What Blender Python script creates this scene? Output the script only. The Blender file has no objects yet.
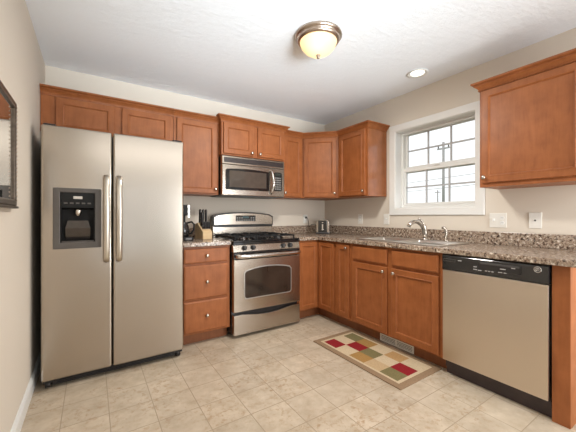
import bpy, bmesh, math, random
from mathutils import Vector, Matrix
random.seed(4)
PI = math.pi
scene = bpy.context.scene
COL = scene.collection

# ------------------------------------------------------------------ camera
cam_d = bpy.data.cameras.new('camera')
cam = bpy.data.objects.new('camera', cam_d); COL.objects.link(cam)
cam.location = (-2.758, -3.265, 1.149)
cam.rotation_euler = (PI/2, 0, -math.radians(33.22))
cam_d.sensor_fit = 'HORIZONTAL'; cam_d.sensor_width = 36.0
cam_d.lens = 299.57/576*36
cam_d.shift_y = -0.0008
cam_d.clip_start = 0.02
scene.camera = cam

# ------------------------------------------------------------------ world, lights, exposure
scene.view_settings.view_transform = 'Standard'
scene.view_settings.look = 'None'
scene.view_settings.gamma = 1.0
scene.view_settings.use_curve_mapping = False
scene.view_settings.exposure = 0.40
W = bpy.data.worlds.new('sky'); scene.world = W; W.use_nodes = True
bg = W.node_tree.nodes['Background']
bg.inputs[0].default_value = (0.93, 0.97, 1.0, 1); bg.inputs[1].default_value = 1.0

def area(name, loc, rot, sx, sy, power, col=(1, 1, 1)):
    d = bpy.data.lights.new(name, 'AREA'); d.shape = 'RECTANGLE'; d.size = sx; d.size_y = sy
    d.energy = power; d.color = col
    o = bpy.data.objects.new(name, d); COL.objects.link(o); o.location = loc; o.rotation_euler = rot
    return o
# daylight through the glazed side door of the dining end
area('side_door_daylight', (-.03, -4.45, .95), (PI/2, 0, PI/2), 1.7, 1.6, 9, (0.90, 0.95, 1.0))
# fill lamps added behind the camera, in place of a flash bounced off the ceiling
area('bounce_fill', (-1.55, -4.90, 1.25), (PI, 0, 0), 2.8, 1.9, 3, (0.92, 0.97, 1.0))
for fx, yaw, pw in ((-2.1, math.radians(1), 6.0), (-1.9, -math.radians(15), 4.2)):
    fl = area('ceiling_fill', (fx, -4.50, 1.25), (math.radians(90+22), 0, yaw), 1.2, .8, pw, (0.84, 0.94, 1.0))  # unseen pair added to brighten the back of the ceiling
    fl.data.spread = math.radians(36)
area('dining_fill', (-1.7, -5.0, 2.41), (0, 0, 0), 2.2, 1.6, 27, (0.98, 0.98, 0.97))  # unseen fill lamp added to brighten the floor behind the camera
area('front_fill', (-.55, -4.40, 1.10), (PI/2, 0, math.radians(4)), .6, 1.4, 17, (0.95, 0.98, 1.0)).data.spread = math.radians(110)  # unseen lamp added as frontal fill for the walls under the uppers

# ------------------------------------------------------------------ helpers
class MB:
    def __init__(s): s.v = []; s.f = []; s.sm = []; s.mi = []; s.cur = 0
    def add(s, vs, fs, smooth=False):
        b = len(s.v); s.v += [tuple(p) for p in vs]
        for f in fs: s.f.append(tuple(b+i for i in f)); s.sm.append(smooth); s.mi.append(s.cur)
        return s
    def box(s, x0, x1, y0, y1, z0, z1):
        if x0 > x1: x0, x1 = x1, x0
        if y0 > y1: y0, y1 = y1, y0
        if z0 > z1: z0, z1 = z1, z0
        return s.add([(x0,y0,z0),(x1,y0,z0),(x1,y1,z0),(x0,y1,z0),(x0,y0,z1),(x1,y0,z1),(x1,y1,z1),(x0,y1,z1)],
              [(0,3,2,1),(4,5,6,7),(0,1,5,4),(1,2,6,5),(2,3,7,6),(3,0,4,7)])
    def loft(s, loops, cap0=True, cap1=True, smooth=False, closed=True):
        n = len(loops[0]); vs = [p for l in loops for p in l]; fs = []
        for k in range(len(loops)-1):
            for i in range(n if closed else n-1):
                j = (i+1) % n
                fs.append((k*n+i, k*n+j, (k+1)*n+j, (k+1)*n+i))
        s.add(vs, fs, smooth)
        b = len(s.v)-len(vs)
        for cap, k in ((cap0, 0), (cap1, len(loops)-1)):
            if cap: s.f.append(tuple(b+k*n+i for i in range(n))); s.sm.append(False); s.mi.append(s.cur)
        return s
    def prism(s, pts, axis, c0, c1, smooth=False):
        m = {'x': lambda a,b,c:(c,a,b), 'y': lambda a,b,c:(a,c,b), 'z': lambda a,b,c:(a,b,c)}[axis]
        return s.loft([[m(a,b,c0) for a,b in pts], [m(a,b,c1) for a,b in pts]], smooth=smooth)
    def grid(s, A, B, mask, axis, c0, c1):
        """solid made of the cells mask(i,j) of the grid A x B, thickness c0..c1"""
        m = {'x': lambda a,b,c:(c,a,b), 'y': lambda a,b,c:(a,c,b), 'z': lambda a,b,c:(a,b,c)}[axis]
        idx = {}; vs = []; fs = []
        def V(i,j,k):
            if (i,j,k) not in idx: idx[(i,j,k)] = len(vs); vs.append(m(A[i],B[j],(c0,c1)[k]))
            return idx[(i,j,k)]
        na, nb = len(A)-1, len(B)-1
        M = lambda i,j: 0 <= i < na and 0 <= j < nb and mask(i,j)
        for i in range(na):
            for j in range(nb):
                if not M(i,j): continue
                for k in (0,1): fs.append((V(i,j,k),V(i+1,j,k),V(i+1,j+1,k),V(i,j+1,k)))
                if not M(i-1,j): fs.append((V(i,j,0),V(i,j+1,0),V(i,j+1,1),V(i,j,1)))
                if not M(i+1,j): fs.append((V(i+1,j,0),V(i+1,j+1,0),V(i+1,j+1,1),V(i+1,j,1)))
                if not M(i,j-1): fs.append((V(i,j,0),V(i+1,j,0),V(i+1,j,1),V(i,j,1)))
                if not M(i,j+1): fs.append((V(i,j+1,0),V(i+1,j+1,0),V(i+1,j+1,1),V(i,j+1,1)))
        return s.add(vs, fs)
    def ring(s, a0,a1,b0,b1, h0,h1,g0,g1, axis, c0, c1):
        return s.grid([a0,h0,h1,a1],[b0,g0,g1,b1], lambda i,j: not (i==1 and j==1), axis, c0, c1)
    def lathe(s, prof, c=(0,0,0), d=(0,0,1), n=28, smooth=True, cap0=True, cap1=True):
        d = Vector(d).normalized(); c = Vector(c)
        a = Vector((0,0,1)) if abs(d.z) < .9 else Vector((1,0,0))
        u = d.cross(a).normalized(); w = d.cross(u)
        loops = [[c + d*h + (u*math.cos(2*PI*i/n) + w*math.sin(2*PI*i/n))*r for i in range(n)] for r, h in prof]
        return s.loft(loops, cap0, cap1, smooth)
    def cyl(s, p, q, r, r2=None, n=16):
        p, q = Vector(p), Vector(q); L = (q-p).length
        return s.lathe([(r,0),(r if r2 is None else r2,L)], p, q-p, n)
    def tube(s, path, r, n=10, flat=1.0, up=None):
        P = [Vector(p) for p in path]; R = r if isinstance(r,(list,tuple)) else [r]*len(P)
        loops = []; u = None
        for i, p in enumerate(P):
            t = (P[min(i+1,len(P)-1)]-P[max(i-1,0)]).normalized()
            if u is None:
                a = Vector(up) if up else (Vector((0,0,1)) if abs(t.z) < .9 else Vector((1,0,0)))
                u = (a - t*a.dot(t)).normalized()
            else: u = (u - t*u.dot(t)).normalized()
            w = t.cross(u)
            loops.append([p + (u*math.cos(2*PI*k/n)*flat + w*math.sin(2*PI*k/n))*R[i] for k in range(n)])
        return s.loft(loops, smooth=True)
    def panel_door(s, x0,x1,z0,z1, yb, t=.019, fr=.05):
        def L(i, y): return [(x0+i,y,z0+i),(x1-i,y,z0+i),(x1-i,y,z1-i),(x0+i,y,z1-i)]
        f = yb-t
        return s.loft([L(0,yb),L(0,f+.004),L(.0035,f),L(fr-.006,f),L(fr-.003,f-.0025),L(fr+.004,f+.001),L(fr+.0075,f+.0085),L(fr+.009,f+.0085)])
    def slab_front(s, x0,x1,z0,z1, yb, t=.019):
        def L(i, y): return [(x0+i,y,z0+i),(x1-i,y,z0+i),(x1-i,y,z1-i),(x0+i,y,z1-i)]
        f = yb-t
        return s.loft([L(0,yb),L(0,f+.008),L(.003,f+.004),L(.008,f+.003),L(.011,f),L(.014,f)])
    def sweep(s, path, prof):
        """profile (offset outward, z) swept along a plan polyline; outward is to the path's right"""
        P = [Vector(p) for p in path]; n = len(P); loops = []
        D = [(P[i+1]-P[i]).normalized() for i in range(n-1)]
        N = [Vector((d.y,-d.x)) for d in D]
        for i in range(n):
            if i == 0: m = N[0]
            elif i == n-1: m = N[-1]
            else:
                m = (N[i-1]+N[i]); m = m/(m.dot(N[i]))
            loops.append([(P[i].x+m.x*o, P[i].y+m.y*o, z) for o, z in prof])
        return s.loft(loops)
    def build(s, name, mat, parent=None, bevel=0, seg=2, loc=None, rot=None):
        me = bpy.data.meshes.new(name); bm = bmesh.new()
        vs = [bm.verts.new(p) for p in s.v]
        for f, sm, mi in zip(s.f, s.sm, s.mi):
            try: F = bm.faces.new([vs[i] for i in f])
            except ValueError: continue
            F.smooth = sm; F.material_index = mi
        bmesh.ops.recalc_face_normals(bm, faces=bm.faces)
        bm.to_mesh(me); bm.free()
        for m in (mat if isinstance(mat,(list,tuple)) else [mat]): me.materials.append(m)
        o = bpy.data.objects.new(name, me); COL.objects.link(o)
        if parent: o.parent = parent
        if loc: o.location = loc
        if rot: o.rotation_euler = rot
        if bevel:
            b = o.modifiers.new('edge', 'BEVEL'); b.width = bevel; b.segments = seg
            b.limit_method = 'ANGLE'; b.angle_limit = math.radians(40)
        return o

def tag(o, label=None, cat=None, group=None, kind=None):
    if label: o['label'] = label
    if cat: o['category'] = cat
    if group: o['group'] = group
    if kind: o['kind'] = kind
    return o
def thing(name, label, cat, loc=(0,0,0), rz=0, group=None):
    o = bpy.data.objects.new(name, None); COL.objects.link(o); o.empty_display_size = .05
    o.location = loc; o.rotation_euler = (0,0,rz)
    return tag(o, label, cat, group)
def struct(o): o['kind'] = 'structure'; return o
def copy_tree(o, parent=None):
    c = o.copy(); COL.objects.link(c); c.parent = parent
    for ch in list(o.children): copy_tree(ch, c)
    return c

# ------------------------------------------------------------------ materials
def newmat(name):
    m = bpy.data.materials.new(name); m.use_nodes = True
    nt = m.node_tree; return m, nt, nt.nodes['Principled BSDF']
def plain(name, col, rough=.5, metal=0, coat=0, var=0, scale=20, bump=0, bscale=200, spec=.5):
    m, nt, p = newmat(name)
    p.inputs['Base Color'].default_value = (*col, 1); p.inputs['Roughness'].default_value = rough
    p.inputs['Metallic'].default_value = metal; p.inputs['Coat Weight'].default_value = coat
    p.inputs['Coat Roughness'].default_value = .12; p.inputs['Specular IOR Level'].default_value = spec
    tc = nt.nodes.new('ShaderNodeTexCoord')
    if var:
        n = nt.nodes.new('ShaderNodeTexNoise'); n.inputs['Scale'].default_value = scale; n.inputs['Detail'].default_value = 4
        nt.links.new(tc.outputs['Object'], n.inputs['Vector'])
        r = nt.nodes.new('ShaderNodeValToRGB')
        r.color_ramp.elements[0].position = .3; r.color_ramp.elements[1].position = .7
        r.color_ramp.elements[0].color = (*[c*(1-var) for c in col],1); r.color_ramp.elements[1].color = (*[min(1,c*(1+var)) for c in col],1)
        nt.links.new(n.outputs['Fac'], r.inputs['Fac']); nt.links.new(r.outputs['Color'], p.inputs['Base Color'])
    if bump:
        n = nt.nodes.new('ShaderNodeTexNoise'); n.inputs['Scale'].default_value = bscale; n.inputs['Detail'].default_value = 3
        nt.links.new(tc.outputs['Object'], n.inputs['Vector'])
        b = nt.nodes.new('ShaderNodeBump'); b.inputs['Strength'].default_value = bump; b.inputs['Distance'].default_value = .002
        nt.links.new(n.outputs['Fac'], b.inputs['Height']); nt.links.new(b.outputs['Normal'], p.inputs['Normal'])
    return m
def wood(name, c0, c1, rough=.42, stretch=(14,14,1.6), coat=0):
    m, nt, p = newmat(name)
    tc = nt.nodes.new('ShaderNodeTexCoord'); mp = nt.nodes.new('ShaderNodeMapping')
    mp.inputs['Scale'].default_value = stretch
    nt.links.new(tc.outputs['Object'], mp.inputs['Vector'])
    n = nt.nodes.new('ShaderNodeTexNoise'); n.inputs['Scale'].default_value = 3.2; n.inputs['Detail'].default_value = 6; n.inputs['Roughness'].default_value = .6; n.inputs['Distortion'].default_value = .6
    nt.links.new(mp.outputs['Vector'], n.inputs['Vector'])
    n2 = nt.nodes.new('ShaderNodeTexNoise'); n2.inputs['Scale'].default_value = 11; n2.inputs['Detail'].default_value = 3
    nt.links.new(tc.outputs['Object'], n2.inputs['Vector'])
    mx = nt.nodes.new('ShaderNodeMix'); mx.data_type = 'FLOAT'; mx.inputs[0].default_value = .55
    nt.links.new(n.outputs['Fac'], mx.inputs[2]); nt.links.new(n2.outputs['Fac'], mx.inputs[3])
    r = nt.nodes.new('ShaderNodeValToRGB')
    r.color_ramp.elements[0].position = .32; r.color_ramp.elements[1].position = .68
    r.color_ramp.elements[0].color = (*c0,1); r.color_ramp.elements[1].color = (*c1,1)
    nt.links.new(mx.outputs[0], r.inputs['Fac']); nt.links.new(r.outputs['Color'], p.inputs['Base Color'])
    p.inputs['Specular IOR Level'].default_value = .35
    p.inputs['Roughness'].default_value = rough; p.inputs['Coat Weight'].default_value = coat; p.inputs['Coat Roughness'].default_value = .18
    return m
def steel(name, col=(.62,.59,.55), rough=.27, dirn=(.6,.6,60), bump=.002):
    m, nt, p = newmat(name)
    p.inputs['Base Color'].default_value = (*col,1); p.inputs['Metallic'].default_value = 1
    tc = nt.nodes.new('ShaderNodeTexCoord'); mp = nt.nodes.new('ShaderNodeMapping'); mp.inputs['Scale'].default_value = dirn
    nt.links.new(tc.outputs['Object'], mp.inputs['Vector'])
    n = nt.nodes.new('ShaderNodeTexNoise'); n.inputs['Scale'].default_value = 12; n.inputs['Detail'].default_value = 3
    nt.links.new(mp.outputs['Vector'], n.inputs['Vector'])
    mr = nt.nodes.new('ShaderNodeMapRange'); mr.inputs['To Min'].default_value = rough-.006; mr.inputs['To Max'].default_value = rough+.008
    nt.links.new(n.outputs['Fac'], mr.inputs['Value']); nt.links.new(mr.outputs['Result'], p.inputs['Roughness'])
    b = nt.nodes.new('ShaderNodeBump'); b.inputs['Strength'].default_value = bump; b.inputs['Distance'].default_value = .001
    nt.links.new(n.outputs['Fac'], b.inputs['Height']); nt.links.new(b.outputs['Normal'], p.inputs['Normal'])
    return m
def emit(name, col, strength, base=(.9,.85,.75)):
    m, nt, p = newmat(name)
    p.inputs['Base Color'].default_value = (*base,1); p.inputs['Emission Color'].default_value = (*col,1)
    p.inputs['Emission Strength'].default_value = strength; p.inputs['Roughness'].default_value = .25
    return m
def glass_pane(name):
    m, nt, p = newmat(name); nt.nodes.remove(p)
    t = nt.nodes.new('ShaderNodeBsdfTransparent'); g = nt.nodes.new('ShaderNodeBsdfGlossy'); g.inputs['Roughness'].default_value = .02
    fr = nt.nodes.new('ShaderNodeFresnel'); fr.inputs['IOR'].default_value = 1.3
    mx = nt.nodes.new('ShaderNodeMixShader'); out = nt.nodes['Material Output']
    nt.links.new(fr.outputs[0], mx.inputs[0]); nt.links.new(t.outputs[0], mx.inputs[1]); nt.links.new(g.outputs[0], mx.inputs[2])
    nt.links.new(mx.outputs[0], out.inputs['Surface']); return m
def frosted(name, col):
    m, nt, p = newmat(name)
    p.inputs['Base Color'].default_value = (*col,1); p.inputs['Roughness'].default_value = .3
    t = nt.nodes.new('ShaderNodeBsdfTranslucent'); t.inputs['Color'].default_value = (*col,1)
    mx = nt.nodes.new('ShaderNodeMixShader'); mx.inputs[0].default_value = .7
    nt.links.new(p.outputs[0], mx.inputs[1]); nt.links.new(t.outputs[0], mx.inputs[2])
    nt.links.new(mx.outputs[0], nt.nodes['Material Output'].inputs['Surface']); return m
def granite(name):
    m, nt, p = newmat(name)
    tc = nt.nodes.new('ShaderNodeTexCoord')
    n1 = nt.nodes.new('ShaderNodeTexNoise'); n1.inputs['Scale'].default_value = 50; n1.inputs['Detail'].default_value = 3.5; n1.inputs['Roughness'].default_value = .7
    nt.links.new(tc.outputs['Object'], n1.inputs['Vector'])
    r1 = nt.nodes.new('ShaderNodeValToRGB'); cr = r1.color_ramp; cr.interpolation = 'LINEAR'
    cr.elements[0].position = .34; cr.elements[0].color = (.02,.011,.009,1)
    cr.elements[1].position = .68; cr.elements[1].color = (.80,.72,.63,1)
    for pos, c in ((.42,(.035,.02,.013)),(.455,(.20,.12,.08)),(.50,(.55,.44,.33)),(.54,(.13,.085,.06)),(.58,(.33,.25,.185)),(.615,(.80,.72,.60))):
        e = cr.elements.new(pos); e.color = (*c,1)
    nt.links.new(n1.outputs['Fac'], r1.inputs['Fac'])
    v = nt.nodes.new('ShaderNodeTexVoronoi'); v.inputs['Scale'].default_value = 75
    nt.links.new(tc.outputs['Object'], v.inputs['Vector'])
    r2 = nt.nodes.new('ShaderNodeValToRGB'); r2.color_ramp.interpolation = 'CONSTANT'; c2 = r2.color_ramp
    c2.elements[0].position = 0; c2.elements[0].color = (.05,.03,.025,1); c2.elements[1].position = .24; c2.elements[1].color = (.30,.20,.15,1)
    for pos, c in ((.5,(.42,.33,.27)),(.72,(.20,.14,.12)),(.86,(.62,.55,.49))):
        e = c2.elements.new(pos); e.color = (*c,1)
    sp = nt.nodes.new('ShaderNodeSeparateColor'); nt.links.new(v.outputs['Color'], sp.inputs[0]); nt.links.new(sp.outputs[0], r2.inputs['Fac'])
    mx = nt.nodes.new('ShaderNodeMix'); mx.data_type = 'RGBA'; mx.inputs[0].default_value = .22
    nt.links.new(r1.outputs['Color'], mx.inputs[6]); nt.links.new(r2.outputs['Color'], mx.inputs[7])
    nt.links.new(mx.outputs[2], p.inputs['Base Color'])
    p.inputs['Roughness'].default_value = .22
    return m
def tile_floor(name):
    m, nt, p = newmat(name)
    tc = nt.nodes.new('ShaderNodeTexCoord'); mp = nt.nodes.new('ShaderNodeMapping')
    T = .2285
    mp.inputs['Location'].default_value = (1.988+40*T, 1.470+40*T, 0)
    nt.links.new(tc.outputs['Object'], mp.inputs['Vector'])
    b = nt.nodes.new('ShaderNodeTexBrick'); b.offset = 0; b.squash = 1
    b.inputs['Scale'].default_value = 1; b.inputs['Brick Width'].default_value = T; b.inputs['Row Height'].default_value = T
    b.inputs['Mortar Size'].default_value = .0028; b.inputs['Mortar Smooth'].default_value = .3; b.inputs['Bias'].default_value = 0
    b.inputs['Color1'].default_value = (.0,.0,.0,1); b.inputs['Color2'].default_value = (1,1,1,1); b.inputs['Mortar'].default_value = (.5,.5,.5,1)
    nt.links.new(mp.outputs['Vector'], b.inputs['Vector'])
    def noise(scale, det, rgh=.6, dist=0):
        n = nt.nodes.new('ShaderNodeTexNoise'); n.inputs['Scale'].default_value = scale; n.inputs['Detail'].default_value = det
        n.inputs['Roughness'].default_value = rgh; n.inputs['Distortion'].default_value = dist
        nt.links.new(tc.outputs['Object'], n.inputs['Vector']); return n
    def ramp(src, p0, c0, p1, c1):
        r = nt.nodes.new('ShaderNodeValToRGB'); r.color_ramp.elements[0].position = p0; r.color_ramp.elements[1].position = p1
        r.color_ramp.elements[0].color = (*c0,1); r.color_ramp.elements[1].color = (*c1,1); nt.links.new(src, r.inputs['Fac']); return r
    def mix(f, a, bb, t='MIX'):
        x = nt.nodes.new('ShaderNodeMix'); x.data_type = 'RGBA'; x.blend_type = t
        if isinstance(f, float): x.inputs[0].default_value = f
        else: nt.links.new(f, x.inputs[0])
        nt.links.new(a, x.inputs[6]); nt.links.new(bb, x.inputs[7]); return x.outputs[2]
    base = ramp(noise(9,5).outputs['Fac'], .3, (.425,.345,.252), .72, (.595,.51,.402))
    spots = ramp(noise(26,6,.7,.4).outputs['Fac'], .50, (0,0,0), .66, (1,1,1))
    area_ = ramp(noise(3.1,2).outputs['Fac'], .40, (.1,.1,.1), .60, (.9,.9,.9))
    k = nt.nodes.new('ShaderNodeMath'); k.operation = 'MULTIPLY'
    nt.links.new(spots.outputs['Color'], k.inputs[0]); nt.links.new(area_.outputs['Color'], k.inputs[1])
    brown = nt.nodes.new('ShaderNodeRGB'); brown.outputs[0].default_value = (.36,.24,.14,1)
    c = mix(k.outputs[0], base.outputs['Color'], brown.outputs[0])
    tv = ramp(b.outputs['Color'], 0, (.93,.925,.92), 1, (1.05,1.04,1.03))
    c = mix(1.0, c, tv.outputs['Color'], 'MULTIPLY')
    g = nt.nodes.new('ShaderNodeRGB'); g.outputs[0].default_value = (.34,.265,.185,1)
    c = mix(b.outputs['Fac'], c, g.outputs[0])
    nt.links.new(c, p.inputs['Base Color'])
    p.inputs['Roughness'].default_value = .38
    bp = nt.nodes.new('ShaderNodeBump'); bp.inputs['Strength'].default_value = .25; bp.inputs['Distance'].default_value = .002; bp.invert = True
    nt.links.new(b.outputs['Fac'], bp.inputs['Height']); nt.links.new(bp.outputs['Normal'], p.inputs['Normal'])
    return m
def ceiling_mat(name):
    m, nt, p = newmat(name)
    p.inputs['Base Color'].default_value = (.90,.935,.975,1); p.inputs['Roughness'].default_value = .9
    tc = nt.nodes.new('ShaderNodeTexCoord'); mp = nt.nodes.new('ShaderNodeMapping'); mp.inputs['Scale'].default_value = (1,2.2,1); mp.inputs['Rotation'].default_value = (0,0,.5)
    nt.links.new(tc.outputs['Object'], mp.inputs['Vector'])
    n = nt.nodes.new('ShaderNodeTexNoise'); n.inputs['Scale'].default_value = 13; n.inputs['Detail'].default_value = 6; n.inputs['Roughness'].default_value = .65
    nt.links.new(mp.outputs['Vector'], n.inputs['Vector'])
    b = nt.nodes.new('ShaderNodeBump'); b.inputs['Strength'].default_value = .5; b.inputs['Distance'].default_value = .009
    nt.links.new(n.outputs['Fac'], b.inputs['Height']); nt.links.new(b.outputs['Normal'], p.inputs['Normal'])
    return m

WOOD = wood('cabinet_wood', (.245,.076,.021), (.378,.126,.040))
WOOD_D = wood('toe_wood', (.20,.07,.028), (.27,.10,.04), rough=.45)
WOOD_G = wood('cabinet_wood_glossy', (.245,.076,.021), (.378,.126,.040), rough=.2, coat=.8)
WALL = plain('wall_paint', (.72,.65,.56), .85, bump=.12, bscale=160)
CEIL = ceiling_mat('ceiling_texture')
FLOOR = tile_floor('vinyl_tile')
WHITE = plain('white_paint', (.82,.82,.80), .4)
PLASTIC_W = plain('white_plastic', (.80,.78,.73), .35)
GRANITE = granite('granite_laminate')
STEEL = steel('brushed_steel', (.485,.43,.37), .22)
STEEL_V = steel('brushed_steel_dishwasher', (.64,.56,.47), .30)
STEEL_L = plain('bright_steel', (.72,.70,.67), .2, 1, var=.05, scale=30)
HANDLE = plain('handle_steel', (.60,.55,.48), .3, 1, var=.04)
DARKMETAL = plain('dark_metal', (.11,.10,.095), .16, .9, var=.1)
MUNTIN = plain('backlit_grey', (.50,.50,.51), .45, var=.03)  # backlit shade on the muntins, painted in as an even grey
SINKM = plain('satin_sink_steel', (.66,.64,.61), .30, 1, var=.03)
COFFEE = plain('coffee_black', (.012,.012,.012), .5, var=.2, spec=.2)
TOASTM = plain('toaster_steel', (.40,.35,.30), .25, 1, var=.06)
CHROME = plain('chrome', (.80,.79,.77), .12, 1, var=.02)
NICKEL = plain('brushed_nickel', (.55,.50,.44), .27, 1, var=.04)
BRONZE = plain('bronze_nickel', (.48,.39,.32), .28, 1, var=.06)
BLACK = plain('black_plastic', (.018,.016,.017), .3, var=.2)
BLACKG = plain('black_gloss', (.012,.012,.013), .06, coat=.5, var=.1)
DKGREY = plain('dark_grey', (.07,.066,.066), .45, var=.1)
KICKB = plain('kick_black', (.045,.030,.031), .5, var=.15)
GREYP = plain('grey_plastic', (.095,.083,.075), .35, var=.06)
IRON = plain('cast_iron', (.010,.010,.0105), .6, var=.2, spec=.25)
MIRROR = plain('mirror_glass', (.82,.82,.80), .02, 1, var=.01)
FRAME = plain('bronze_frame', (.10,.075,.055), .35, .6, var=.3, scale=60)
LTWOOD = wood('pale_wood', (.60,.42,.23), (.74,.56,.34), stretch=(3,3,14), rough=.45, coat=0)
GLASS = glass_pane('window_glass')
DISPLAY = plain('display', (.03,.035,.03), .1, var=.1)
OVENGL = plain('oven_glass', (.035,.024,.018), .06, coat=.3, var=.3, scale=5)
LAMPGL = frosted('amber_lamp_glass', (.96,.82,.62))
LBULB = emit('lamp_bulb', (1.0,.80,.52), 13)
BULB = emit('recessed_bulb', (1.0,.90,.74), 5)
CONCRETE = plain('pole_wood', (.42,.40,.38), .9, var=.2)
GRASS = plain('grass_ground', (.12,.17,.06), .95, var=.3, scale=2)

# ------------------------------------------------------------------ room shell
XL, YF, H = -3.09, -6.4, 2.43
def room():
    struct(MB().box(XL-.15, .25, YF-.15, .15, -.12, 0).build('floor', FLOOR))
    # ceiling with the cut-out for the recessed lamp
    struct(MB().grid([XL-.15,-.37,-.245,.25],[YF-.15,-1.7125,-1.5875,.15], lambda i,j: not(i==1 and j==1), 'z', H, H+.14).build('ceiling', CEIL))
    struct(MB().box(XL, 0, 0, .15, 0, H).build('wall_back', WALL))
    struct(MB().box(XL-.15, XL, YF-.15, .15, 0, H).build('wall_left', WALL))
    struct(MB().grid([YF-.15,-5.4,-3.5,-2.005,-1.18,.15],[0,.0001,1.215,2.06,H], lambda i,j: not((i==3 and j==2) or (i==1 and j in (1,2))),'x', 0, .2).build('wall_right', WALL))
    struct(MB().ring(XL,0, 0,H, -2.7,-.3, 0.0001,2.08, 'y', YF-.15, YF).build('wall_front', WALL))
    pr = [(0,0),(.014,0),(.014,.075),(.010,.088),(.004,.10),(0,.10)]
    struct(MB().sweep([(XL,YF+.001),(XL,-.001)], [(o+.0005,z+.0005) for o,z in pr]).build('baseboard_left', WHITE))
    struct(MB().sweep([(-.001,-2.83),(-.001,-3.49)], [(o,z+.0005) for o,z in pr]).build('baseboard_right', WHITE))
    # patio door of the dining end (behind the camera)
    d = bpy.data.objects.new('door_1', None); COL.objects.link(d); d.location = (-1.5, YF-.08, 0); struct(d)
    for x0 in (-1.195, .005):
        MB().ring(x0,x0+1.19,.002,2.075, x0+.09,x0+1.10,.12,1.98,'y',-.03,.03).build('door_frame', WHITE, d, bevel=.003)
        MB().box(x0+.091,x0+1.099,-.004,.004,.121,1.979).build('pane', GLASS, d)
    d = bpy.data.objects.new('door_2', None); COL.objects.link(d); d.location = (.08, -4.45, 0); struct(d)
    for y0 in (-.945, .005):
        MB().ring(y0,y0+.94,.002,2.055, y0+.08,y0+.86,.12,1.96,'x',-.03,.03).build('door_frame', WHITE, d, bevel=.003)
        MB().box(-.004,.004,y0+.081,y0+.859,.121,1.959).build('pane', GLASS, d)
    # window over the sink
    w = bpy.data.objects.new('window_1', None); COL.objects.link(w); w.location = (0, -1.5925, 1.155); struct(w)
    zo = -1.155; yo = 1.5925
    MB().ring(-.4775,.4775,0,.967, -.405,.405,.070,.897,'x',-.018,-.001).build('window_casing', WHITE, w, bevel=.004)
    MB().ring(-.4124,.4124,.0601,.9049, -.400,.400,.076,.891,'x',-.006,.199).build('window_jamb', WHITE, w)
    MB().ring(-.3995,.3995,.0765,.8905, -.375,.375,.10,.868,'x',.085,.17).build('window_frame', WHITE, w, bevel=.003)
    def sash(name, z0, z1, x0, x1, g0, g1):
        s = MB().ring(-.3745,.3745,z0,z1, -.352,.352,g0,g1,'x',x0,x1).build(name, WHITE, w, bevel=.003)
        xm = (x0+x1)/2
        m = MB(); t = .008
        ys = [-.352,-.352/3-t,-.352/3+t,.352/3-t,.352/3+t,.352]; zm = (g0+g1)/2
        m.grid(ys,[g0,zm-t,zm+t,g1], lambda i,j: i in (1,3) or j==1,'x',xm-.006,xm+.006)
        m.build('muntin_grid', MUNTIN, s)
        MB().box(xm+.008,xm+.012,-.352,.352,g0,g1).build('pane', GLASS, s)
    sash('upper_sash', .455,.867, .13,.158, .523,.862)
    sash('lower_sash', .101,.50, .098,.126, .128,.462)
    lk = MB().box(.085,.098,-.03,.03,.495,.508).build('sash_lock', WHITE, w, bevel=.003)
room()

# outside
struct(MB().box(.6, 60, -30, 60, -.55, -.45).build('ground', GRASS))
def outside():
    f = 26.0; Y = math.radians(33.22)
    F = Vector((math.sin(Y), math.cos(Y), 0)); R = Vector((math.cos(Y), -math.sin(Y), 0)); C = Vector((-2.758,-3.265,1.149))
    def at(px, py, dist): return C + (F + R*((px-288)/299.57) + Vector((0,0,-(py-215.53)/299.57)))*dist
    top = at(443.4, 142, f)
    t = thing('utility_pole', 'tall grey utility pole seen through the window panes', 'utility pole', (top.x, top.y, -.45))
    h = top.z+.45
    MB().cyl((0,0,0),(0,0,h),.125,.10).build('pole', CONCRETE, t)
    MB().box(-.06,.06,-.55,.55,h-.62,h-.5).build('crossarm', CONCRETE, t)
    for k in (-.45,.45): MB().lathe([(.05,0),(.07,.06),(.05,.12),(.06,.18),(.02,.22)],(0,k,h-.5),n=10).build('insulator', GREYP, t)
    a = at(437.7, 190, f*1.5)
    t2 = thing('utility_pole', 'short thin pole showing beside the tall one in the lower panes', 'utility pole', (a.x, a.y, -.45))
    MB().cyl((0,0,0),(0,0,a.z+.45),.10,.07).build('pole', CONCRETE, t2)
    MB().box(-.04,.04,-.4,.4,a.z+.1,a.z+.2).build('crossarm', CONCRETE, t2)
    for dz, lab in ((176,'upper power line crossing behind the lower window panes'),(186,'lower power line crossing behind the lower window panes')):
        p = at(443.4, dz, f); d = Vector((.25,1,0)).normalized()
        q = [p + d*s + Vector((.25,0,-.35*(1-(s/22)**2)*0.4)) for s in [i*4-22 for i in range(12)]]
        tag(MB().tube(q, .022, 6).build('power_line', CONCRETE), lab, 'power line', 'power lines outside the window')
outside()

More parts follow.
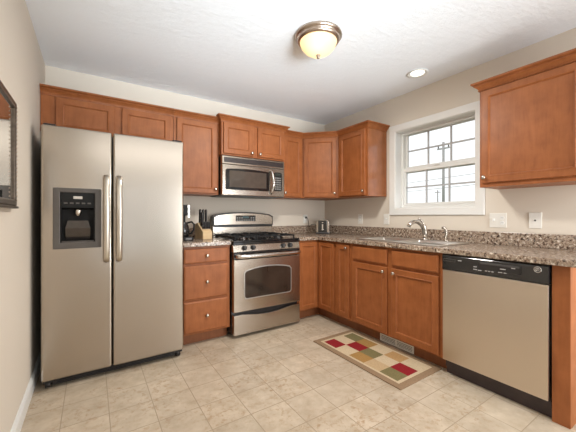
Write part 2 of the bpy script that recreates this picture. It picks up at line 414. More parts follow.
# ------------------------------------------------------------------ cabinets
def knob(parent, x, y, z, d=(0,-1,0), name='knob'):
    return MB().lathe([(.006,0),(.005,.010),(.008,.014),(.0145,.018),(.0155,.023),(.012,.028),(.004,.030)],(x,y,z),d,16).build(name, NICKEL, parent)
CROWN = [(0,-.040),(.008,-.040),(.010,-.034),(.006,-.030),(.010,-.022),(.022,-.008),(.032,-.002),(.032,.002),(.027,.004),(.034,.008),(.042,.010),(.046,.013),(.046,.024),(0,.024)]
def crown(parent, path, top):
    MB().sweep(path, [(o,top+z) for o,z in CROWN]).build('crown_moulding', WOOD, parent)
def cabinet(name, label, loc, rz, w, z0, z1, depth, doors, group, toe=False, top_crown=None):
    t = thing(name, label, 'cabinet', (loc[0], loc[1], z0), rz, group)
    h = z1-z0; b0 = .105 if toe else 0
    m = MB(); s = .018
    g = .0006
    m.grid([g,s,w-s,w-g],[-depth,-depth+s,-s,-.001], lambda i,j: not (i==1 and j==1), 'z', b0, h)
    m.box(s,w-s,-depth+s,-s,b0,b0+s)
    if not toe: m.box(s,w-s,-depth+s,-s,h-s,h)
    m.build('body', WOOD, t)
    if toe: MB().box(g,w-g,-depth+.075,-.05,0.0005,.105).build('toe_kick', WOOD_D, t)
    for d in doors:
        kind, x0, x1, a, b, kn = d
        m = MB()
        (m.panel_door if kind == 'door' else m.slab_front)(x0,x1,a-z0,b-z0,-depth-.0005)
        o = m.build(kind, WOOD, t)
        if kn: knob(o, kn[0], -depth-.019, kn[1]-z0)
    if top_crown: crown(t, top_crown, h)
    return t
GU = 'upper wall cabinets'; GB = 'base cabinets'
CT = .876
def cabinets():
    # ---- uppers on the back wall
    fx = -3.088
    t = cabinet('wall_cabinet', 'wide short wooden cabinet hung over the refrigerator', (fx,0,0), 0, .973, 1.80, 2.122, .305,
        [('door', -2.994-fx, -2.593-fx, 1.812, 2.078, None), ('door', -2.541-fx, -2.139-fx, 1.812, 2.078, None)], GU, top_crown=[(0,-.305),(.973,-.305)])
    x = -2.113
    cabinet('wall_cabinet', 'single-door wooden cabinet hung between refrigerator and microwave', (x,0,0), 0, .443, 1.36, 2.122, .305,
        [('door', .028, .418, 1.372, 2.078, (.400,1.415))], GU, top_crown=[(0,-.305),(.443,-.305)])
    x = -1.668
    cabinet('wall_cabinet', 'two-door wooden cabinet hung directly above the microwave', (x,0,0), 0, .752, 1.765, 2.135, .38,
        [('door', .018, .350, 1.78, 2.092, (.328,1.808)), ('door', .402, .734, 1.78, 2.092, (.424,1.808))], GU,
        top_crown=[(.0,-.353),(.0,-.38),(.752,-.38),(.752,-.353)])
    x = -.915
    cabinet('wall_cabinet', 'narrow wooden cabinet hung between microwave and corner cabinet', (x,0,0), 0, .304, 1.36, 2.122, .305,
        [('door', .022, .285, 1.372, 2.078, (.040,1.415))], GU, top_crown=[(0,-.305),(.304,-.305)])
    # ---- diagonal corner cabinet
    t = thing('corner_wall_cabinet', 'angled wooden wall cabinet set across the room corner', 'cabinet', (0,0,1.36), 0, GU)
    P = [(-.001,-.001),(-.6095,-.001),(-.6095,-.305),(-.305,-.6095),(-.001,-.6095)]
    MB().prism(P,'z',0,.762).build('body', WOOD, t)
    d = MB().panel_door(.022,.409,.012,.718,-.0008).build('door', WOOD, t, loc=(-.61,-.305,0), rot=(0,0,-PI/4))
    knob(d, .390, -.020, .055)
    MB().sweep([(-.6095,-.305),(-.305,-.6095)], [(o,.762+z) for o,z in CROWN]).build('crown_moulding', WOOD, t)
    # ---- uppers on the window wall: local x runs towards the camera
    R = -PI/2
    t = cabinet('wall_cabinet', 'wooden wall cabinet between corner cabinet and window, glossy end panel showing', (0,-.611,0), R, .455, 1.36, 2.122, .305,
        [('door', .028, .430, 1.372, 2.078, (.410,1.415))], GU, top_crown=[(0,-.305),(.455,-.305),(.455,0)])
    MB().box(.4552,.4575,-.303,-.002,.001,.724).build('end_panel', WOOD_G, t)
    cabinet('wall_cabinet', 'large wooden wall cabinet hanging above the dishwasher, past the window', (0,-2.165,0), R, .605, 1.36, 2.122, .305,
        [('door', .018, .588, 1.39, 2.075, (.040,1.43))], GU, top_crown=[(0,0),(0,-.305),(.605,-.305),(.605,0)])
    # ---- bases
    x = -2.125
    cabinet('drawer_base_cabinet', 'wooden base cabinet with three stacked drawers beside the range', (x,0,0), 0, .452, 0, CT, .61,
        [('drawer', .028,.426,.728,.856,(.227,.792)), ('drawer',.028,.426,.412,.708,(.227,.560)), ('drawer',.028,.426,.120,.395,(.227,.260))], GB, toe=True)
    t = thing('corner_base_cabinet', 'L-shaped wooden corner base cabinet with two hinged doors, next to range', 'cabinet', (0,0,0), 0, GB)
    def Lp(o, e=.0): return [(-.907,-.001),(-.001,-.001),(-.001,-.904),(-.61+o,-.904),(-.61+o,-.61+o),(-.907,-.61+o)]
    MB().prism(Lp(0),'z',.105,CT-.0005).build('body', WOOD, t)
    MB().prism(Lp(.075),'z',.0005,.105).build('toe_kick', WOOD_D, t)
    MB().panel_door(.018,.274,.120,.856,0,fr=.045).build('door', WOOD, t, loc=(-.907,-.6105,0))
    MB().panel_door(.024,.276,.120,.856,0,fr=.045).build('door', WOOD, t, loc=(-.6105,-.61,0), rot=(0,0,R))
    cabinet('base_cabinet', 'slim single-door wooden base cabinet between corner and sink cabinets', (0,-.905,0), R, .226, 0, CT, .61,
        [('door', .022,.206,.120,.856,(.178,.825))], GB, toe=True)
    cabinet('sink_base_cabinet', 'wide wooden base cabinet under the sink with two doors', (0,-1.132,0), R, .925, 0, CT, .61,
        [('false_drawer',.028,.436,.722,.856,None), ('false_drawer',.482,.897,.722,.856,None),
         ('door',.028,.436,.120,.700,(.405,.662)), ('door',.482,.897,.120,.700,(.512,.662))], GB, toe=True)
    t = thing('cabinet_end_panel', 'wooden end post closing the counter run beside the dishwasher', 'cabinet panel', (0,-2.672,0), R)
    MB().box(.001,.080,-.61,-.59,.0005,CT-.0005).build('filler', WOOD, t, bevel=.002)
    MB().box(.061,.080,-.5895,-.001,.0005,CT-.0005).build('side_panel', WOOD, t)
cabinets()

# ------------------------------------------------------------------ counters, sink, faucet
def counters():
    t = thing('countertop', 'long L-shaped speckled brown countertop holding the sink', 'countertop', (0,0,CT))
    A = [-.907,-.645,-.562,-.130,-.001]; B = [-2.80,-1.985,-1.195,-.645,-.001]
    def mk(i,j):
        if i == 0: return j == 3
        return not (i == 2 and j == 1)
    MB().grid(A,B,mk,'z',0,.038).build('worktop', GRANITE, t, bevel=.005, seg=3)
    MB().grid([-.907,-.021,-.001],[-2.80,-.021,-.001], lambda i,j: i==1 or j==1,'z',.0385,.140).build('backsplash', GRANITE, t, bevel=.003)
    t = thing('countertop', 'short speckled countertop piece between refrigerator and range', 'countertop', (-2.125,0,CT))
    MB().box(.0,.452,-.645,-.001,0,.038).build('worktop', GRANITE, t, bevel=.005, seg=3)
    MB().box(.0,.452,-.021,-.001,.0385,.140).build('backsplash', GRANITE, t, bevel=.003)
    # sink
    s = thing('kitchen_sink', 'stainless double-bowl sink set in the speckled countertop', 'sink', (-.345,-1.59,.9142))
    bx = (-.19,.12); by = [(-.385,-.015),(.015,.385)]
    MB().grid([-.245,bx[0],bx[1],.225],[-.42,by[0][0],by[0][1],by[1][0],by[1][1],.42], lambda i,j: not(i==1 and j in (1,3)),'z',0,.010).build('rim', SINKM, s, bevel=.006, seg=3)
    for y0,y1 in by:
        def L(i,z): 
            a,b,c,d = bx[0]+i,bx[1]-i,y0+i,y1-i
            return [(a,c,z),(b,c,z),(b,d,z),(a,d,z)]
        o = MB().loft([L(0,.006),L(.006,-.01),L(.012,-.15),L(.03,-.17)], cap0=False).build('bowl', SINKM, s, bevel=.01, seg=3)
        MB().lathe([(.0,.0),(.04,.001),(.045,.004)],(-.035,(y0+y1)/2,-.1695),n=20,cap0=False,cap1=False).build('drain', CHROME, o)
    # faucet
    f = thing('faucet', 'brushed nickel single-lever faucet behind the sink', 'faucet', (-.155,-1.628,.9244))
    MB().lathe([(.030,0),(.031,.006),(.024,.012),(.021,.02)],n=20).build('base', NICKEL, f)
    MB().tube([(0,0,.015),(-.002,0,.06),(-.012,0,.10),(-.03,0,.135),(-.036,0,.142)],[.023,.024,.025,.022,.013],14).build('body', NICKEL, f)
    MB().tube([(-.012,.002,.10),(-.05,.01,.145),(-.095,.02,.168),(-.14,.03,.168),(-.175,.038,.150),(-.19,.042,.125)],[.021,.020,.018,.0165,.0175,.018],14).build('spout', NICKEL, f)
    MB().tube([(-.022,0,.130),(-.026,.004,.158),(-.040,.016,.182),(-.062,.030,.196)],[.013,.011,.0095,.010],10).build('lever', NICKEL, f)
    p = thing('side_sprayer', 'small nickel spray head standing beside the faucet', 'sprayer', (-.155,-1.825,.9244))
    MB().lathe([(.020,0),(.021,.005),(.014,.012),(.011,.02)],n=16).build('base', NICKEL, p)
    MB().tube([(0,0,.015),(0,0,.06),(0,0,.085),(-.006,.002,.105),(-.02,.008,.117),(-.034,.014,.116)],[.010,.011,.013,.014,.014,.012],12).build('spray_head', NICKEL, p)
counters()

# ------------------------------------------------------------------ refrigerator
def fridge():
    X0, X1, SE = -3.036, -2.133, -2.633
    t = thing('refrigerator', 'large stainless side-by-side refrigerator with water dispenser', 'refrigerator', (X0,-.04,0))
    w = X1-X0; s = SE-X0; D = -.727   # front of the doors in local y
    MB().box(.004,w-.004,-.64,-.002,.03,1.735).build('body', DKGREY, t, bevel=.006)
    # freezer door with the dispenser opening
    a0,a1,c0,c1 = .099,.298,.965,1.307
    fd = MB().grid([.001,a0,a1,s-.004],[.062,c0,c1,1.745], lambda i,j: not(i==1 and j==1),'y',D,D+.075).build('door', STEEL, t, bevel=.012, seg=3)
    tag(fd, 'narrower freezer door with dispenser')
    rd = MB().box(s+.004,w-.001,D,D+.075,.062,1.745).build('door', STEEL, t, bevel=.012, seg=3)
    for par, hx in ((fd, s-.038),(rd, s+.040)):
        z0,z1 = .812,1.442
        pts = [(hx,D+.002,z0+.012),(hx,D-.030,z0+.02),(hx,D-.048,z0+.05)]
        for k in range(1,12):
            u = k/12; pts.append((hx,D-.048-.012*math.sin(PI*u),z0+.05+(z1-z0-.10)*u))
        pts += [(hx,D-.048,z1-.05),(hx,D-.030,z1-.02),(hx,D+.002,z1-.012)]
        MB().tube(pts,[.0195]*len(pts),14,flat=.62,up=(0,1,0)).build('handle', HANDLE, par)
    # dispenser
    dp = MB().ring(.063,.334,.925,1.335, a0+.002,a1-.002,c0+.002,c1-.002,'y',D-.007,D+.004).build('dispenser', GREYP, t, bevel=.004)
    m = MB().box(a0+.0005,a1-.0005,D+.06,D+.072,c0,c1)
    m.box(a0+.0005,a0+.008,D+.001,D+.06,c0,c1); m.box(a1-.008,a1-.0005,D+.001,D+.06,c0,c1)
    m.build('recess', COFFEE, dp)
    m = MB().prism([(D+.000,1.203),(D+.06,1.190),(D+.06,c1-.001),(D-.002,c1-.001)],'x',a0+.009,a1-.009)
    m.build('control_panel', COFFEE, dp)
    for k in range(5):
        MB().box(a0+.022+k*.033,a0+.042+k*.033,D-.004,D+.0,1.228,1.238).build('button', GREYP, dp)
    MB().box(a0+.075,a0+.125,D-.0045,D,1.262,1.280).build('display', STEEL_L, dp)
    MB().tube([(a0+.1,D+.03,1.195),(a0+.1,D+.03,1.165),(a0+.1,D+.025,1.145)],[.022,.020,.012],14).build('nozzle', NICKEL, dp)
    m = MB().loft([[(a0+.028,D+.052,.978),(a1-.028,D+.052,.978),(a1-.028,D+.058,.978),(a0+.028,D+.058,.978)],
                   [(a0+.026,D+.030,1.06),(a1-.026,D+.030,1.06),(a1-.026,D+.036,1.06),(a0+.026,D+.036,1.06)],
                   [(a0+.040,D+.034,1.115),(a1-.040,D+.034,1.115),(a1-.040,D+.040,1.115),(a0+.040,D+.040,1.115)]])
    m.build('lever', DARKMETAL, dp, bevel=.002)
    MB().box(a0+.009,a1-.009,D+.002,D+.059,c0+.001,c0+.010).build('drip_tray', GREYP, dp, bevel=.002)
    for x0,x1 in ((.012,.075),(w-.075,w-.012)):
        MB().prism([(D+.012,1.746),(D+.13,1.746),(D+.13,1.765),(D+.05,1.765),(D+.02,1.757)],'x',x0,x1).build('hinge_cover', BLACK, t, bevel=.003)
    g = MB().box(.06,w-.06,D+.035,D+.06,.018,.056)
    for k in range(3): g.box(.08,w-.08,D+.028,D+.035,.022+k*.011,.028+k*.011)
    g.build('kick_grille', BLACK, t)
    for x in (.035,w-.035):
        MB().cyl((x-.016,D+.055,.0235),(x+.016,D+.055,.0235),.023,n=16).build('roller', BLACK, t)
        MB().box(x-.028,x+.028,D+.03,D+.075,.038,.060).build('roller_bracket', BLACK, t)
fridge()

# ------------------------------------------------------------------ range
def arch(x0,x1,z0,z1,r=.02,rise=.03,n=12):
    pts = [(x0+r,z0),(x1-r,z0)]
    pts += [(x1-r+r*math.sin(a),z0+r-r*math.cos(a)) for a in (.4,.8,1.2,PI/2)]
    zs = z1-rise; pts += [(x1,zs-r*.8)]
    for k in range(n+1):
        u = 1-k/n; xx = x0+r*.7+(x1-x0-1.4*r)*u
        pts.append((xx, zs+rise*math.sin(PI*u)**.8))
    pts += [(x0,zs-r*.8)]
    pts += [(x0+r-r*math.cos(a),z0+r-r*math.sin(a)) for a in (0,.4,.8,1.2)]
    return pts
def range_():
    X0 = -1.664; w = .752
    t = thing('gas_range', 'freestanding stainless gas range with black grates', 'stove', (X0,-.024,0))
    D = -.656
    MB().box(0,w,-.60,-.001,.03,.895).build('body', BLACK, t)
    for x in (.05,w-.05):
        for y in (-.55,-.06): MB().cyl((x,y,0.0005),(x,y,.03),.018).build('leveling_foot', BLACK, t)
    # drawer with a dipped top edge
    pts = [(.004,.032),(w-.004,.032),(w-.004,.218)]
    for k in range(13):
        u = k/12; pts.append((w-.10-(w-.20)*u, .218-.030*math.sin(PI*u)**1.2))
    pts.append((.004,.218))
    MB().prism(pts,'y',D,D+.055).build('drawer', STEEL, t, bevel=.004)
    # oven door
    od = MB().box(.002,w-.002,D,D+.054,.245,.738).build('oven_door', STEEL, t, bevel=.006)
    MB().prism(arch(.103,.640,.358,.662,.03,.03),'y',D-.004,D+.001).build('window_bezel', plain('bezel',(.42,.39,.36),.35,.6,var=.03), od, bevel=.002)
    MB().prism(arch(.113,.630,.368,.652,.025,.03),'y',D-.006,D-.0035).build('window', OVENGL, od)
    MB().box(.002,w-.002,D+.002,D+.054,.7385,.803).build('door_top_band', BLACKG, od, bevel=.004)
    hz = .769
    pts = [(.03,D+.004,hz),(.032,D-.03,hz),(.06,D-.048,hz)] + [(.06+(w-.12)*k/8,D-.048-.006*math.sin(PI*k/8),hz) for k in range(1,8)] + [(w-.06,D-.048,hz),(w-.032,D-.03,hz),(w-.03,D+.004,hz)]
    MB().tube(pts,.0195,14).build('handle', STEEL_L, od)
    # control panel (slightly raked)
    cp = MB().prism([(D+.004,.806),(D+.056,.806),(D+.056,.872),(D+.018,.872)],'x',.0,w).build('control_panel', STEEL, t, bevel=.003)
    for x in (.112,.202,.542,.628):
        kb = MB().lathe([(.024,0),(.024,.004),(.0215,.008),(.019,.026),(.015,.029),(.0,.029)],(x,D+.010,.842),(0,-1,.16),20).build('knob', BLACK, cp)
        MB().box(x-.004,x+.004,D-.026,D-.018,.822,.868).build('grip', DKGREY, kb, bevel=.002)
    # cooktop
    ct = MB().grid([0,.03,w-.03,w],[D+.010,D+.045,-.075,-.001], lambda i,j: True,'z',.8955,.912).build('cooktop', BLACKG, t, bevel=.005)
    MB().box(-.0,w,D+.004,D+.0555,.8725,.8952).build('front_trim', BLACKG, ct, bevel=.003)
    for x,y,r in ((.17,-.48,.045),(.17,-.20,.036),(.58,-.48,.05),(.58,-.20,.036),(.376,-.34,.04)):
        b = MB().lathe([(r+.012,0),(r+.010,.006),(r,.008),(r,.014),(r-.004,.017)],(x,y,.9122),n=20).build('burner', DARKMETAL, ct)
        MB().lathe([(r-.006,0),(r-.004,.006),(r-.012,.009)],(x,y,.9292),n=20).build('burner_cap', IRON, b)
    for gx0,gx1 in ((.035,.262),(.268,.484),(.490,.717)):
        g = MB(); z = .948; y0,y1 = -.60,-.085; k = .006
        g.grid([gx0,gx0+2*k,gx1-2*k,gx1],[y0,y0+2*k,(y0+y1)/2-k,(y0+y1)/2+k,y1-2*k,y1], lambda i,j: not(i==1 and j in(1,3)),'z',z-.012,z)
        xm = (gx0+gx1)/2
        for yc in ((y0*3+y1)/4,(y0+3*y1)/4):
            for dx,dy in ((1,0),(-1,0),(0,1),(0,-1)):
                L0,L1 = .03,(.10 if dx else .122)
                if dx: g.box(xm+dx*L0,xm+dx*L1,yc-k*.8,yc+k*.8,z-.010,z+.008)
                else: g.box(xm-k*.8,xm+k*.8,yc+dy*L0,yc+dy*L1,z-.010,z+.008)
        for x in (gx0+k,gx1-k):
            for y in (y0+k,y1-k): g.box(x-k,x+k,y-k,y+k,.9122,z-.012)
        g.build('grate', IRON, ct)
    # backguard
    MB().box(.008,w-.004,-.070,-.001,.9125,1.032).build('vent_riser', STEEL, t, bevel=.003)
    MB().box(.008,w-.004,-.078,-.0705,1.018,1.034).build('riser_vent', BLACK, t)
    def bg_pts(i=0):
        x0,x1 = .004+i,w-.002-i
        pts = [(x0,1.036+i),(x1,1.036+i)]
        for k in range(17):
            u = 1-k/16; e = min(u,1-u)
            z = 1.152+.036*math.sin(PI*u)**.75 - (.012 if k in (0,16) else 0)
            pts.append((x0+(x1-x0)*u, z-i))
        return pts
    bgd = MB().prism(bg_pts(),'y',-.092,-.001).build('backguard', BLACK, t, bevel=.004)
    MB().prism(bg_pts(.012),'y',-.096,-.0915).build('backguard_face', STEEL, bgd, bevel=.001)
    MB().box(.262,.510,-.099,-.0955,1.084,1.150).build('control_display', BLACKG, bgd, bevel=.004)
    dd = MB().box(.345,.425,-.1005,-.0985,1.118,1.140).build('clock_window', plain('clock',(.05,.09,.10),.1,var=.1), bgd)
    for r in range(2):
        for k in range(8):
            x = .272+k*.029
            if r == 1 and .33 < x < .43: continue
            MB().box(x,x+.016,-.1005,-.0985,1.092+r*.026,1.100+r*.026).build('button', plain('button_grey',(.35,.34,.33),.4,var=.05) if (r,k)==(0,0) else bpy.data.materials['button_grey'], bgd)
range_()

# ------------------------------------------------------------------ microwave
def microwave():
    X0 = -1.662; w = .742; D = -.385
    t = thing('microwave_oven', 'stainless over-the-range microwave with curved handle', 'microwave', (X0,0,1.352))
    h = .405
    MB().box(0,w,-.335,-.002,.006,h).build('body', BLACK, t)
    MB().box(.01,w-.01,-.375,-.03,0,.0055).build('underside_panel', DKGREY, t)
    v = MB().box(0,w,D,D+.049,.322,h).build('vent_grille', STEEL, t, bevel=.004)
    m = MB().box(.02,w-.02,D-.002,D+.002,.340,.390); m.build('grille_recess', BLACK, v)
    m = MB()
    for k in range(5): m.box(.022,w-.022,D-.005,D-.002,.344+k*.009,.348+k*.009)
    m.build('grille_slats', plain('slat',(.05,.03,.028),.4,var=.1), v)
    d = MB().box(0,w,D,D+.049,.006,.319).build('door', STEEL, t, bevel=.005)
    MB().prism(arch(.035,.545,.062,.285,.015,.012),'y',D-.003,D+.001).build('window_frame', BLACKG, d)
    MB().box(.075,.505,D-.0045,D-.0025,.090,.258).build('window', plain('micro_glass',(.075,.06,.05),.05,coat=.5,var=.1), d)
    MB().lathe([(.011,0),(.011,.003),(.008,.004)],(.045,D,.037),(0,-1,0),16).build('badge', STEEL_L, d)
    pts = [(.563,D+.002,.035),(.563,D-.022,.040)] + [(.563+.012*math.sin(PI*k/10),D-.022-.030*math.sin(PI*k/10),.040+.245*k/10) for k in range(1,10)] + [(.563,D-.022,.285),(.563,D+.002,.290)]
    MB().tube(pts,.013,12,flat=.7,up=(0,1,0)).build('handle', STEEL_L, d)
    cp = MB().prism(arch(.600,.705,.070,.280,.012,.006),'y',D-.003,D+.001).build('control_panel', BLACKG, t)
    MB().box(.612,.693,D-.0045,D-.0025,.240,.266).build('display', DISPLAY, cp)
    g = plain('key_grey',(.22,.21,.20),.4,var=.05)
    for r in range(6):
        for c in range(3):
            MB().box(.614+c*.028,.634+c*.028,D-.0045,D-.0025,.086+r*.0245,.100+r*.0245).build('key', g, cp)
microwave()

# ------------------------------------------------------------------ dishwasher
def dishwasher():
    t = thing('dishwasher', 'stainless dishwasher with black control strip under the counter', 'dishwasher', (0,-2.0605,0), -PI/2)
    w = .607; D = -.632
    MB().box(.004,w-.004,-.585,-.03,.10,.865).build('tub', DKGREY, t)
    MB().box(.002,w-.004,D,D+.044,.112,.760).build('door', STEEL_V, t, bevel=.004)
    cp = MB().prism([(D-.004,.764),(D+.044,.764),(D+.044,.872),(D+.004,.872),(D-.004,.860)],'x',.001,w-.001).build('control_panel', BLACKG, t, bevel=.003)
    lh = MB().box(.245,.480,D-.007,D-.004,.796,.848).build('latch_panel', BLACK, cp, bevel=.004)
    MB().box(.255,.470,D-.0085,D-.0065,.834,.845).build('latch_handle', DKGREY, lh, bevel=.002)
    g = plain('legend_grey',(.50,.48,.47),.4,var=.05)
    for x,z,l in ((.215,.790,.022),(.243,.788,.02),(.285,.790,.012),(.303,.790,.012),(.322,.790,.012),(.36,.793,.022),(.39,.793,.014),(.37,.815,.03),(.43,.828,.02),(.115,.835,.022),(.215,.808,.02)):
        MB().box(x,x+l,D-.0085,D-.003,z,z+.005).build('button', g, cp)
    MB().ring(.012,.095,.822,.842,.014,.093,.824,.840,'y',D-.0055,D-.003).build('nameplate', GREYP, cp)
    # round monogram emblem: disc, ring and script curl
    e = MB().lathe([(.0185,0),(.0185,.003),(.016,.0035),(.0,.0035)],(.557,D-.003,.842),(0,-1,0),24).build('emblem', DKGREY, cp)
    MB().tube([(.557+.0165*math.cos(a),D-.0075,.842+.0165*math.sin(a)) for a in [2*PI*k/24 for k in range(25)]],.0022,6).build('emblem_ring', STEEL_L, e)
    MB().tube([(.557+(.003+.0075*k/24)*math.cos(.45*k),D-.0075,.842+(.003+.0075*k/24)*math.sin(.45*k)) for k in range(25)],.0014,6).build('emblem_script', STEEL_L, e)
    kp = MB().box(.002,w-.002,-.575,-.555,.0005,.098).build('kick_plate', KICKB, t, bevel=.002)
    MB().box(.002,w-.002,-.588,-.5755,.052,.098).build('kick_lip', KICKB, kp)
dishwasher()

# ------------------------------------------------------------------ ceiling lamps
def lamps():
    t = thing('ceiling_light', 'flush ceiling lamp with amber glass bowl and nickel rings', 'ceiling lamp', (-1.41,-1.60,H))
    MB().lathe([(.165,-.0005),(.168,-.012),(.160,-.022),(.150,-.026),(.152,-.036),(.144,-.048),(.134,-.052),(.128,-.050)],n=48,cap1=False).build('canopy', BRONZE, t)
    MB().lathe([(.131,-.046),(.130,-.058),(.118,-.085),(.095,-.112),(.065,-.130),(.035,-.139),(.012,-.141)],n=48,cap0=False).build('glass_bowl', LAMPGL, t)
    for dx,dy in ((-.04,-.03),(.045,.03)):
        MB().lathe([(.002,-.085),(.016,-.080),(.022,-.066),(.018,-.050),(.010,-.035),(.010,-.02)],(dx,dy,0),n=16).build('bulb', LBULB, t)
    MB().lathe([(.016,-.139),(.018,-.145),(.012,-.151),(.014,-.157),(.009,-.165),(.002,-.168)],n=20).build('finial', BRONZE, t)
    l = bpy.data.lights.new('lamp_glow','AREA'); l.shape = 'DISK'; l.size = .24; l.energy = 20; l.color = (1,.95,.87)
    lo = bpy.data.objects.new('lamp_glow', l); COL.objects.link(lo); lo.parent = t; lo.location = (0,0,-.175)
    t = thing('recessed_light', 'small round recessed ceiling light above the sink', 'ceiling lamp', (-.3075,-1.65,H))
    MB().lathe([(.058,.0),(.088,-.001),(.092,-.006),(.080,-.009),(.060,-.004)],n=40,cap0=False,cap1=False).build('trim_ring', WHITE, t)
    MB().lathe([(.059,-.003),(.054,.05),(.050,.09)],n=32,cap0=False).build('can', WHITE, t)
    MB().lathe([(.056,.03),(.056,.012),(.040,.003),(.0,-.001)],n=28).build('bulb', BULB, t)
lamps()

# ------------------------------------------------------------------ small things
def plates():
    def plate(name, label, loc, rz, wid, kind):
        t = thing(name, label, 'wall plate', loc, rz, 'wall plates above the counter')
        MB().box(-wid/2,wid/2,-.006,-.0005,-.059,.059).build('cover_plate', PLASTIC_W, t, bevel=.002)
        def outlet(x):
            for z in (-.020,.020):
                o = MB().lathe([(.0165,0),(.0165,.002)],(x,-.006,z),(0,-1,0),18).build('socket', WHITE, t)
                m = MB()
                for s in (-.006,.006): m.box(x+s-.001,x+s+.001,-.0086,-.008,z-.002,z+.006)
                m.build('slots', DKGREY, o)
        def toggle(x):
            MB().box(x-.005,x+.005,-.016,-.006,-.004,.012).build('toggle', WHITE, t, bevel=.001)
        if kind == 'outlet': outlet(0)
        elif kind == 'switch': toggle(0)
        elif kind == 'both':
            toggle(-.03); outlet(.03)
        elif kind == 'jack': MB().lathe([(.006,0),(.006,.003),(.003,.004)],(0,-.006,0),(0,-1,0),12).build('jack', DKGREY, t)
        return t
    plate('wall_outlet', 'white wall outlet with the black toaster cord plugged in', (-.340,0,1.102), 0, .072, 'outlet')
    R = -PI/2
    plate('wall_outlet', 'white wall outlet between toaster corner and faucet', (0,-.675,1.105), R, .072, 'outlet')
    plate('light_switch', 'white single wall switch just below the window casing corner', (0,-1.066,1.108), R, .072, 'switch')
    plate('wall_outlet', 'white double-width switch and outlet plate above the dishwasher', (0,-2.166,1.110), R, .122, 'both')
    plate('wall_jack', 'white jack plate with a small dark center hole', (0,-2.410,1.113), R, .078, 'jack')
plates()

def vent():
    t = thing('floor_register', 'cream louvred vent grille in the sink cabinet toe kick', 'vent', (-.536,-1.597,.006), -PI/2)
    MB().ring(-.172,.172,0,.064,-.158,.158,.012,.052,'y',-.006,-.0005).build('frame', PLASTIC_W, t, bevel=.0015)
    MB().box(-.158,.158,-.003,-.0006,.012,.052).build('backing', DKGREY, t)
    m = MB()
    for k in range(3): m.box(-.157,.157,-.006,-.003,.0165+k*.012,.0225+k*.012)
    m.box(-.006,.006,-.0065,-.003,.0125,.0515)
    m.build('louvres', PLASTIC_W, t)
vent()

def rug():
    C = {'R':(.24,.018,.022),'O':(.18,.15,.07),'G':(.33,.19,.065),'B':(.53,.42,.28),'T':(.46,.33,.19),'A':(.42,.25,.11)}
    grid = ['RBGTO','BROBR','OGBAB']   # columns from room side to cabinet side; rows away from the range
    mats = []
    def rm(n,c): return plain(n,c,.95,var=.10,scale=90,bump=.6,bscale=500,spec=.1)
    mats = [rm('rug_tan',(.27,.18,.11)), rm('rug_beige',C['B'])]; key = {}
    for k in 'ROGTA': key[k] = len(mats); mats.append(rm('rug_'+k,C[k]))
    key['B'] = 1
    A = [-.245,-.193,-.178,-.0593,.0593,.178,.193,.245]; 
    A = [-.245,-.200,-.180,-.060,.060,.180,.200,.245]
    B = [-.457,-.412,-.386,-.2316,-.0772,.0772,.2316,.386,.412,.457]
    m = MB(); z = .009
    idx = {}
    for i in range(7):
        for j in range(9):
            if i in (0,6) or j in (0,8): m.cur = 0
            elif i in (1,5) or j in (1,7): m.cur = 1
            else: m.cur = key[grid[i-2][6-j]]
            b = len(m.v)
            for (p,q) in ((i,j),(i+1,j),(i+1,j+1),(i,j+1)):
                if (p,q) not in idx: idx[(p,q)] = len(m.v); m.v.append((A[p],B[q],z))
            m.f.append(tuple(idx[k] for k in ((i,j),(i+1,j),(i+1,j+1),(i,j+1)))); m.sm.append(False); m.mi.append(m.cur)
    m.cur = 0
    L = lambda o,zz: [(A[0]-o,B[0]-o,zz),(A[-1]+o,B[0]-o,zz),(A[-1]+o,B[-1]+o,zz),(A[0]-o,B[-1]+o,zz)]
    m.loft([L(0,z),L(.002,z-.003),L(.002,.0005)], cap0=False)
    o = m.build('rug', mats, loc=(-.820,-1.565,0), rot=(0,0,math.radians(.4)))
    tag(o, 'small patchwork rug with red, olive, gold and beige rectangles', 'rug')
rug()

def mirror():
    t = thing('wall_mirror', 'dark-framed mirror hanging on the beige side wall', 'mirror', (XL,-1.62,1.195), PI/2)
    # local x -> world +y, local -y -> world +x
    w = .32; h = .505
    m = MB().ring(-w,w,0,h,-w+.03,w-.03,.03,h-.03,'y',-.024,-.0008); m.build('frame', FRAME, t, bevel=.006)
    b = MB()
    for k in range(24):
        z = .028+k*(h-.056)/23
        for x in (-w+.026,w-.026): b.lathe([(.001,0),(.0055,.003),(.001,.006)],(x,-.024,z),(0,-1,0),8)
    b.build('beading', BRONZE, t)
    MB().box(-w-.006,w+.006,-.030,-.0008,-.012,-.0005).build('lower_rail', FRAME, t, bevel=.003)
    MB().box(-w+.031,w-.031,-.014,-.002,.031,h-.031).build('glass', MIRROR, t)
mirror()

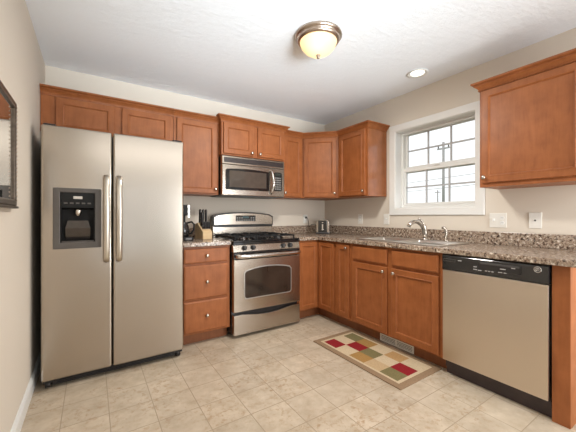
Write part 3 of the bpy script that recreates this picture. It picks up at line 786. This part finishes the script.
def knives():
    base = (-1.808,-.27,.9142); rz = math.radians(14)
    t = thing('knife_block', 'pale wooden knife block full of black-handled knives', 'knife block', base, rz)
    w = .052
    prof = [(-.062,0),(.058,0),(.085,.150),(.045,.165),(-.062,.072)]
    MB().prism(prof,'x',-w,w).build('block', LTWOOD, t, bevel=.003)
    MB().prism([(.0585,.0),(.082,.0),(.100,.150),(.0855,.150)],'x',-w,w).build('back_board', LTWOOD, t, bevel=.002)
    d = Vector((0,.10,1)).normalized()
    Rz = Matrix.Rotation(rz,3,'Z')
    def put(proto, x, y, z, lab):
        o = proto if proto.get('placed') is None else copy_tree(proto)
        p = Vector(base)+Rz@Vector((x,y,z)); o.location = p; o.rotation_euler = (math.radians(-5),math.radians(6),rz)
        o['label'] = lab; proto['placed'] = 1; return o
    def proto(L, r, steelb=True):
        k = thing('kitchen_knife', 'x', 'knife', (0,0,0), 0, 'knives in the wooden block')
        MB().tube([(0,0,.004),(0,0,L*.35),(0,.002,L*.7),(0,.004,L*.92),(0,.005,L)],[r*.85,r,r*1.05,r*1.1,r*.7],10,flat=1.5,up=(0,1,0)).build('handle', BLACK, k)
        MB().box(-r*.8,r*.8,-r*1.2,r*1.2,.0005,.0045).build('bolster', STEEL_L, k)
        m = MB()
        for f in (.3,.55,.8): m.lathe([(.0028,-r-.0012),(.0028,r+.0012)],(0,.002,L*f),(1,0,0),8)
        m.build('rivets', STEEL_L, k)
        return k
    big = proto(.140,.0105); small = proto(.078,.0072)
    top = lambda y: .072+(y+.062)*(.093/.107)+.003
    for x,y,lab in ((-.030,.035,'tallest black knife handle at the back corner of the block'),(.004,.035,'tall black knife handle in the middle of the back row'),(.036,.033,'tall black knife handle at the range side of the block'),(-.034,-.002,'black knife handle in the middle row nearest the coffee maker')):
        put(big, x, y, top(y), lab)
    for k,x in enumerate((-.036,-.018,0,.018,.036)):
        o = put(small, x, -.036, top(-.036), 'short black steak knife handle in the front row of the block')
knives()

def coffee():
    t = thing('coffee_maker', 'black coffee maker half hidden behind the refrigerator', 'coffee maker', (-2.035,-.33,.9142))
    MB().box(-.085,.075,-.11,.11,0,.035).build('base', COFFEE, t, bevel=.008)
    MB().box(-.085,.040,.04,.11,.0355,.335).build('water_tank', COFFEE, t, bevel=.01)
    MB().box(-.085,.040,-.10,.0395,.235,.335).build('brew_head', COFFEE, t, bevel=.01)
    MB().box(.022,.039,-.1045,-.1005,.215,.330).build('water_gauge', STEEL_L, t, bevel=.002)
    MB().lathe([(.045,.037),(.056,.045),(.060,.09),(.050,.14),(.040,.165),(.042,.172)],(-.005,-.035,0),n=24).build('carafe', BLACKG, t)
    MB().tube([(.035,-.035,.165),(.075,-.038,.175),(.098,-.04,.15),(.095,-.04,.10),(.070,-.038,.065),(.05,-.036,.06)],.009,10).build('carafe_handle', COFFEE, t)
    MB().box(.0,.055,-.113,-.1105,.008,.028).build('switch_panel', GREYP, t)
coffee()

def toaster():
    rz = math.radians(-44)
    t = thing('toaster', 'chrome and black two-slice toaster in the counter corner', 'toaster', (-.205,-.215,.9142), rz)
    w = .082; L = .125
    MB().box(-w-.002,w+.002,-L-.006,L+.006,.0,.018).build('base', BLACK, t, bevel=.005)
    def prof(i): 
        pts = [(-w+i,.0185),(w-i,.0185),(w-i,.14)]
        pts += [(w-i-.035+.035*math.cos(a),.145-i+.035*math.sin(a)) for a in (.3,.7,1.1,PI/2)]
        pts += [(-w+i+.035-.035*math.cos(a),.145-i+.035*math.sin(a)) for a in (PI/2,1.1,.7,.3)]
        pts += [(-w+i,.14)]
        return pts
    MB().prism(prof(0),'y',-L,L).build('shell', TOASTM, t, bevel=.003)
    f = MB().box(-.056,.056,-L-.006,-L-.0005,.0185,.172).build('control_face', BLACKG, t, bevel=.002)
    MB().box(-.008,.008,-L-.008,-L-.006,.045,.150).build('lever_track', STEEL_L, f)
    MB().box(-.022,.022,-L-.026,-L-.008,.125,.140).build('lever', BLACK, f, bevel=.003)
    MB().lathe([(.014,0),(.013,.010),(.009,.012)],(0,-L-.008,.060),(0,-1,0),16).build('browning_dial', CHROME, f)
    for x in (-.028,.028):
        MB().box(x-.013,x+.013,-.09,.09,.1802,.1812).build('bread_slot', BLACK, t)
    # cord in toaster coordinates: from the back of the shell up to the outlet
    Mi = Matrix.Rotation(-rz,3,'Z'); O = Vector((-.205,-.215,.9142))
    wp = [(-.262,-.17,1.00),(-.285,-.14,1.035),(-.31,-.10,1.03),(-.325,-.075,1.00),(-.33,-.065,.995),(-.322,-.055,1.02),(-.322,-.050,1.06),(-.332,-.045,1.105),(-.340,-.030,1.122)]
    pts = [Mi@(Vector(p)-O) for p in wp]
    c = MB().tube(pts,.0035,8).build('power_cord', BLACK, t)
    a = Mi@(Vector((-.340,-.034,1.122))-O); b = Mi@(Vector((-.340,-.0092,1.122))-O)
    MB().cyl(a,b,.010,.013,12).build('plug', BLACK, c)
toaster()
